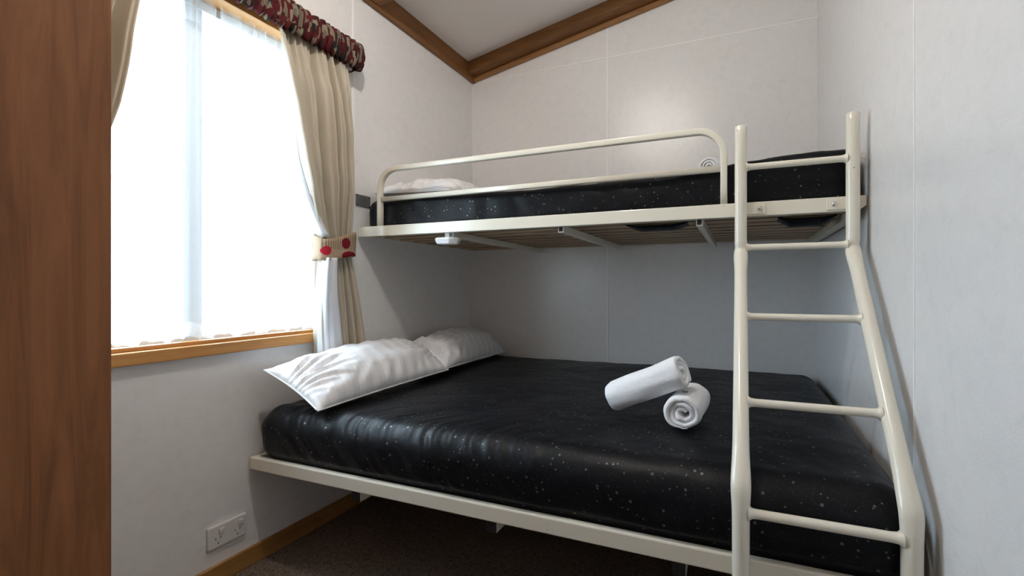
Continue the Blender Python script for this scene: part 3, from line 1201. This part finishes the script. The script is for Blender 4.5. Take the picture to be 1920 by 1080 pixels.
def sag(x0, x1, y0, y1, depth):
    """loop of bedspread drooping under the slats"""
    V, F = [], []
    n, m_ = 20, 8
    for j in range(m_ + 1):
        for i in range(n + 1):
            s, t = i / n, j / m_
            prof = min(1.0, 1.5 * math.sin(math.pi * s)) ** 0.8
            V.append((x0 + (x1 - x0) * s - 0.975, y0 + (y1 - y0) * t + 0.46, 1.2135 - 1.2125 - 0.013 - depth * prof * math.sin(math.pi * (0.15 + 0.7 * t))))
    for j in range(m_):
        for i in range(n):
            a = j * (n + 1) + i
            F.append((a, a + 1, a + n + 2, a + n + 1))
    o = mesh('drooping_fold', V, F, 'black_bedspread', um, True)
    md = o.modifiers.new('thickness', 'SOLIDIFY')
    md.thickness = 0.003
    return o


sag(1.20, 1.43, -0.80, -0.70, 0.022)
sag(1.72, 1.895, -0.80, -0.70, 0.030)


# ------------------------------------------------------------------ pillows
def pillow(A, B, C, D, thick, label, group, mat='pillow_satin', seed=0, down=0.35, cat='pillow', pw=2.3):
    """A,B,C,D corners (A wall/front, B bed/front, C bed/back, D wall/back)"""
    A, B, C, D = map(Vector, (A, B, C, D))
    cen = (A + B + C + D) / 4
    nrm = ((C - A).cross(D - B)).normalized()
    if nrm.z < 0:
        nrm = -nrm
    n, m_ = 84, 60
    root = empty('pillow', cen)
    tag(root, label, cat, group)

    def edge_pt(s, t):
        # s along length (A->D), t along width (A->B); slightly scalloped sides with pointed corners
        k = 0.035
        ss = s + k * math.sin(math.pi * t) * (0.5 - s) * 2 * 0.5
        tt = t + k * 1.2 * math.sin(math.pi * s) * (0.5 - t) * 2 * 0.5
        p = (A * (1 - ss) + D * ss) * (1 - tt) + (B * (1 - ss) + C * ss) * tt
        return p

    def th(s, t):
        a = max(0.0, 1 - abs(2 * s - 1) ** 2.6)
        b = max(0.0, 1 - abs(2 * t - 1) ** pw)
        return (a * b) ** 0.55

    V, UV = [], []
    off = Vector((seed * 3.1, seed * 1.7, 0))
    for side in (1, -1):
        for j in range(m_ + 1):
            for i in range(n + 1):
                s, t = i / n, j / m_
                p = edge_pt(s, t)
                h = th(s, t) * thick
                # creases running in from the ends and corners
                ed = (1 - th(s, t)) ** 1.0
                e_ = min(s, 1 - s)
                fan = math.atan2(t - 0.5, e_ + 0.12)
                cr = noise.noise(Vector((fan * 7.0, e_ * 3.0, seed + 0.5))) * smoothstep(0.36, 0.02, e_) * 0.022
                cr += abs(noise.noise(Vector((fan * 14.0, e_ * 4.0, seed + 2.5)))) * smoothstep(0.30, 0.0, e_) * -0.014
                fo = min(t, 1 - t)
                cr += noise.noise(Vector((s * 17 + t * 5, fo * 3.0, seed + 7.0))) * smoothstep(0.42, 0.05, fo) * 0.011
                cr += noise.noise(Vector((s * 4, t * 4, seed + 3.0))) * 0.012
                env = min(1.0, th(s, t) * 1.8)
                if side > 0:
                    q = p + nrm * (h * (1 - down) + cr * env)
                else:
                    q = p - nrm * (h * down) + nrm * cr * env * 0.4
                V.append(q - cen)
                UV.append((s, t))
    F = []
    N1 = (n + 1) * (m_ + 1)
    for side in range(2):
        for j in range(m_):
            for i in range(n):
                a = side * N1 + j * (n + 1) + i
                f = (a, a + 1, a + n + 2, a + n + 1)
                F.append(f if side == 0 else f[::-1])
    me = bpy.data.meshes.new('pillowcase')
    me.from_pydata([tuple(v) for v in V], [], F)
    uvl = me.uv_layers.new(name='UVMap')
    for lp in me.loops:
        uvl.data[lp.index].uv = UV[lp.vertex_index]
    bm = bmesh.new()
    bm.from_mesh(me)
    bmesh.ops.remove_doubles(bm, verts=bm.verts, dist=0.0004)
    bmesh.ops.recalc_face_normals(bm, faces=bm.faces)
    bm.to_mesh(me)
    bm.free()
    link('pillowcase', me, mat, root, True)
    ring = []
    for i in range(40):
        ring.append(edge_pt(i / 40, 0.0) - cen)
    for i in range(30):
        ring.append(edge_pt(1.0, i / 30) - cen)
    for i in range(40):
        ring.append(edge_pt(1 - i / 40, 1.0) - cen)
    for i in range(30):
        ring.append(edge_pt(0.0, 1 - i / 30) - cen)
    sweep('seam', ring, circle(0.0028, 6), 'pillow_seam', root, Vector((0.3, 0.2, 1)), True)
    return root


pillow((0.082, -1.365, 0.686), (0.335, -1.365, 0.572), (0.350, -0.715, 0.590), (0.070, -0.665, 0.702), 0.138,
       'white striped satin pillow at the front edge of the lower bunk', 'white pillows on the lower bunk', seed=1, down=0.30)
pillow((0.075, -0.690, 0.690), (0.345, -0.735, 0.596), (0.262, -0.045, 0.574), (0.045, -0.065, 0.686), 0.150,
       'white pillow in the far corner of the lower bunk against the back wall', 'white pillows on the lower bunk', seed=4, down=0.30)
pillow((0.035, -0.835, 1.400), (0.450, -0.835, 1.382), (0.440, -0.25, 1.382), (0.025, -0.25, 1.392), 0.125,
       'white pillow lying on the upper bunk behind the guard rail', 'pillows on the upper bunk', seed=9, down=0.2, pw=3.6)


# ------------------------------------------------------------------ rolled towels
def towel_roll(c0, c1, R, label, group, turns=3.3, phase=0.0, tagpos=None, flat=0.93, seed=0):
    c0, c1 = Vector(c0), Vector(c1)
    ax = (c1 - c0)
    L = ax.length
    ax.normalize()
    side = ax.cross(Vector((0, 0, 1))).normalized()
    upv = side.cross(ax).normalized()
    root = empty('rolled_towel', (c0 + c1) / 2)
    tag(root, label, 'towel', group)
    cen = (c0 + c1) / 2
    n = int(turns * 40)
    th = R / (turns + 0.35)
    ls = [0.0, 0.004, 0.010, 0.020] + [0.02 + (L - 0.04) * i / 12 for i in range(1, 12)] + [L - 0.020, L - 0.010, L - 0.004, L]
    V, F = [], []
    for li, l in enumerate(ls):
        e = min(l, L - l)
        fat = 0.60 + 0.40 * smoothstep(0.0, 0.012, e)
        for i in range(n + 1):
            f = i / n
            a = phase + f * turns * 2 * math.pi
            rc = R - th * 0.5 - (R - th * 0.6) * (1 - f) * 0.98
            rc = th * 0.5 + (R - th) * f
            fe = smoothstep(1.0, 0.90, f)
            rc -= th * 0.42 * (1 - fe)
            ho = th * 0.47 * fat * (0.15 + 0.85 * fe)
            # telescoped ends and soft irregularity
            wob = 1 + 0.07 * noise.noise(Vector((math.cos(a) * 2 + seed, math.sin(a) * 2, l * 9)))
            lo = l + (0.006 * (1 - f) * (1 if l < L / 2 else -1) + 0.006 * noise.noise(Vector((a * 0.6 + seed, 1.0, 2.0)))) * (1 if e < 0.03 else 0)
            for sgn in (1, -1):
                r = max(0.0015, (rc + sgn * ho)) * wob
                x, y = r * math.cos(a), r * math.sin(a) * flat
                V.append(c0 + ax * lo + side * x + upv * y - cen)
    k = 2 * (n + 1)
    for li in range(len(ls) - 1):
        for i in range(n):
            a = li * k + 2 * i
            b = (li + 1) * k + 2 * i
            F.append((a, a + 2, b + 2, b))
            F.append((a + 1, b + 1, b + 3, a + 3))
        a = li * k
        b = (li + 1) * k
        F.append((a, b, b + 1, a + 1))
        a += 2 * n
        b += 2 * n
        F.append((a, a + 1, b + 1, b))
    for li in (0, len(ls) - 1):
        for i in range(n):
            a = li * k + 2 * i
            F.append((a, a + 1, a + 3, a + 2))
    mesh('terry_roll', V, F, 'towel_terry', root, True)
    if tagpos is not None:
        l, ang, w_, h_ = tagpos
        V2 = []
        for (dl, da) in ((-w_, -h_), (w_, -h_), (w_, h_), (-w_, h_)):
            a = ang + da / R
            for r in (R * 1.005, R * 1.04):
                V2.append(c0 + ax * (l + dl) + side * r * math.cos(a) + upv * r * math.sin(a) * flat - cen)
        F2 = [(0, 2, 4, 6), (1, 7, 5, 3), (0, 1, 3, 2), (2, 3, 5, 4), (4, 5, 7, 6), (6, 7, 1, 0)]
        mesh('care_tag', V2, F2, 'towel_tag', root)
    return root


TZ = 0.556
towel_roll((1.453, -1.135, TZ + 0.0575), (1.466, -0.925, TZ + 0.0575), 0.0625, 'small rolled white towel with spiral end facing out on the lower bunk',
           'rolled white towels on the lower bunk', 2.7, 0.6, (0.026, 1.55, 0.008, 0.008), 0.91, 1)
towel_roll((1.222, -1.030, TZ + 0.058), (1.450, -1.085, TZ + 0.168), 0.059, 'rolled white towel leaning across the smaller rolled towel',
           'rolled white towels on the lower bunk', 2.7, -0.25, None, 0.96, 5)
towel_roll((1.500, -0.760, 1.4020), (1.500, -0.56, 1.4020), 0.041, 'rolled white towel on the upper bunk half hidden by the guard rail',
           'rolled towels on the upper bunk', 2.7, 0.5, None, 0.95, 8)

# ------------------------------------------------------------------ reading light under the upper bunk
bl_ = empty('bunk_light', (0.462, -0.868, 1.196))
tag(bl_, 'small white plastic reading light under the upper bunk rail', 'light')
boxes('mount', [(-0.012, 0.012, -0.006, 0.010, -0.024, -0.001)], 'white_plastic', bl_, 0.0015)


def lens(name, mat, z0, z1, s0, s1):
    poly = [(-0.052, -0.020), (-0.040, -0.034), (0.028, -0.034), (0.060, -0.010), (0.060, 0.010), (0.028, 0.034), (-0.040, 0.034), (-0.052, 0.020)]
    V = [(x * s0, y * s0, z0) for x, y in poly] + [(x * s1, y * s1, z1) for x, y in poly]
    n = len(poly)
    F = [tuple(range(n)), tuple(range(n, 2 * n))] + [(i, (i + 1) % n, n + (i + 1) % n, n + i) for i in range(n)]
    o = mesh(name, V, F, mat, bl_)
    bm = bmesh.new()
    bm.from_mesh(o.data)
    bmesh.ops.bevel(bm, geom=list(bm.edges), offset=0.002, segments=2, affect='EDGES')
    bm.to_mesh(o.data)
    bm.free()


lens('housing', 'white_plastic', -0.032, -0.022, 1.0, 0.92)
lens('lens', 'lamp_lens', -0.048, -0.0322, 0.80, 0.98)

# ------------------------------------------------------------------ ceiling light behind the camera's view
cl_x, cl_y = 0.915, -1.70
cz = ceil_z(cl_x)
cl = empty('ceiling_light', (cl_x, cl_y, cz))
tag(cl, 'small glowing globe light on the sloping ceiling above the window curtain', 'light')
lathe('base', [(0.03, 0.0), (0.055, -0.012), (0.055, -0.03), (0.035, -0.045), (0.028, -0.07)], 'white_plastic', cl, (0, 0, 0.0))
gp_ = []
for i in range(13):
    a = math.pi * i / 12
    gp_.append((max(0.0006, 0.05 * math.sin(a)), -0.118 + 0.05 * math.cos(a)))
lathe('globe', gp_, 'lamp_glow', cl)
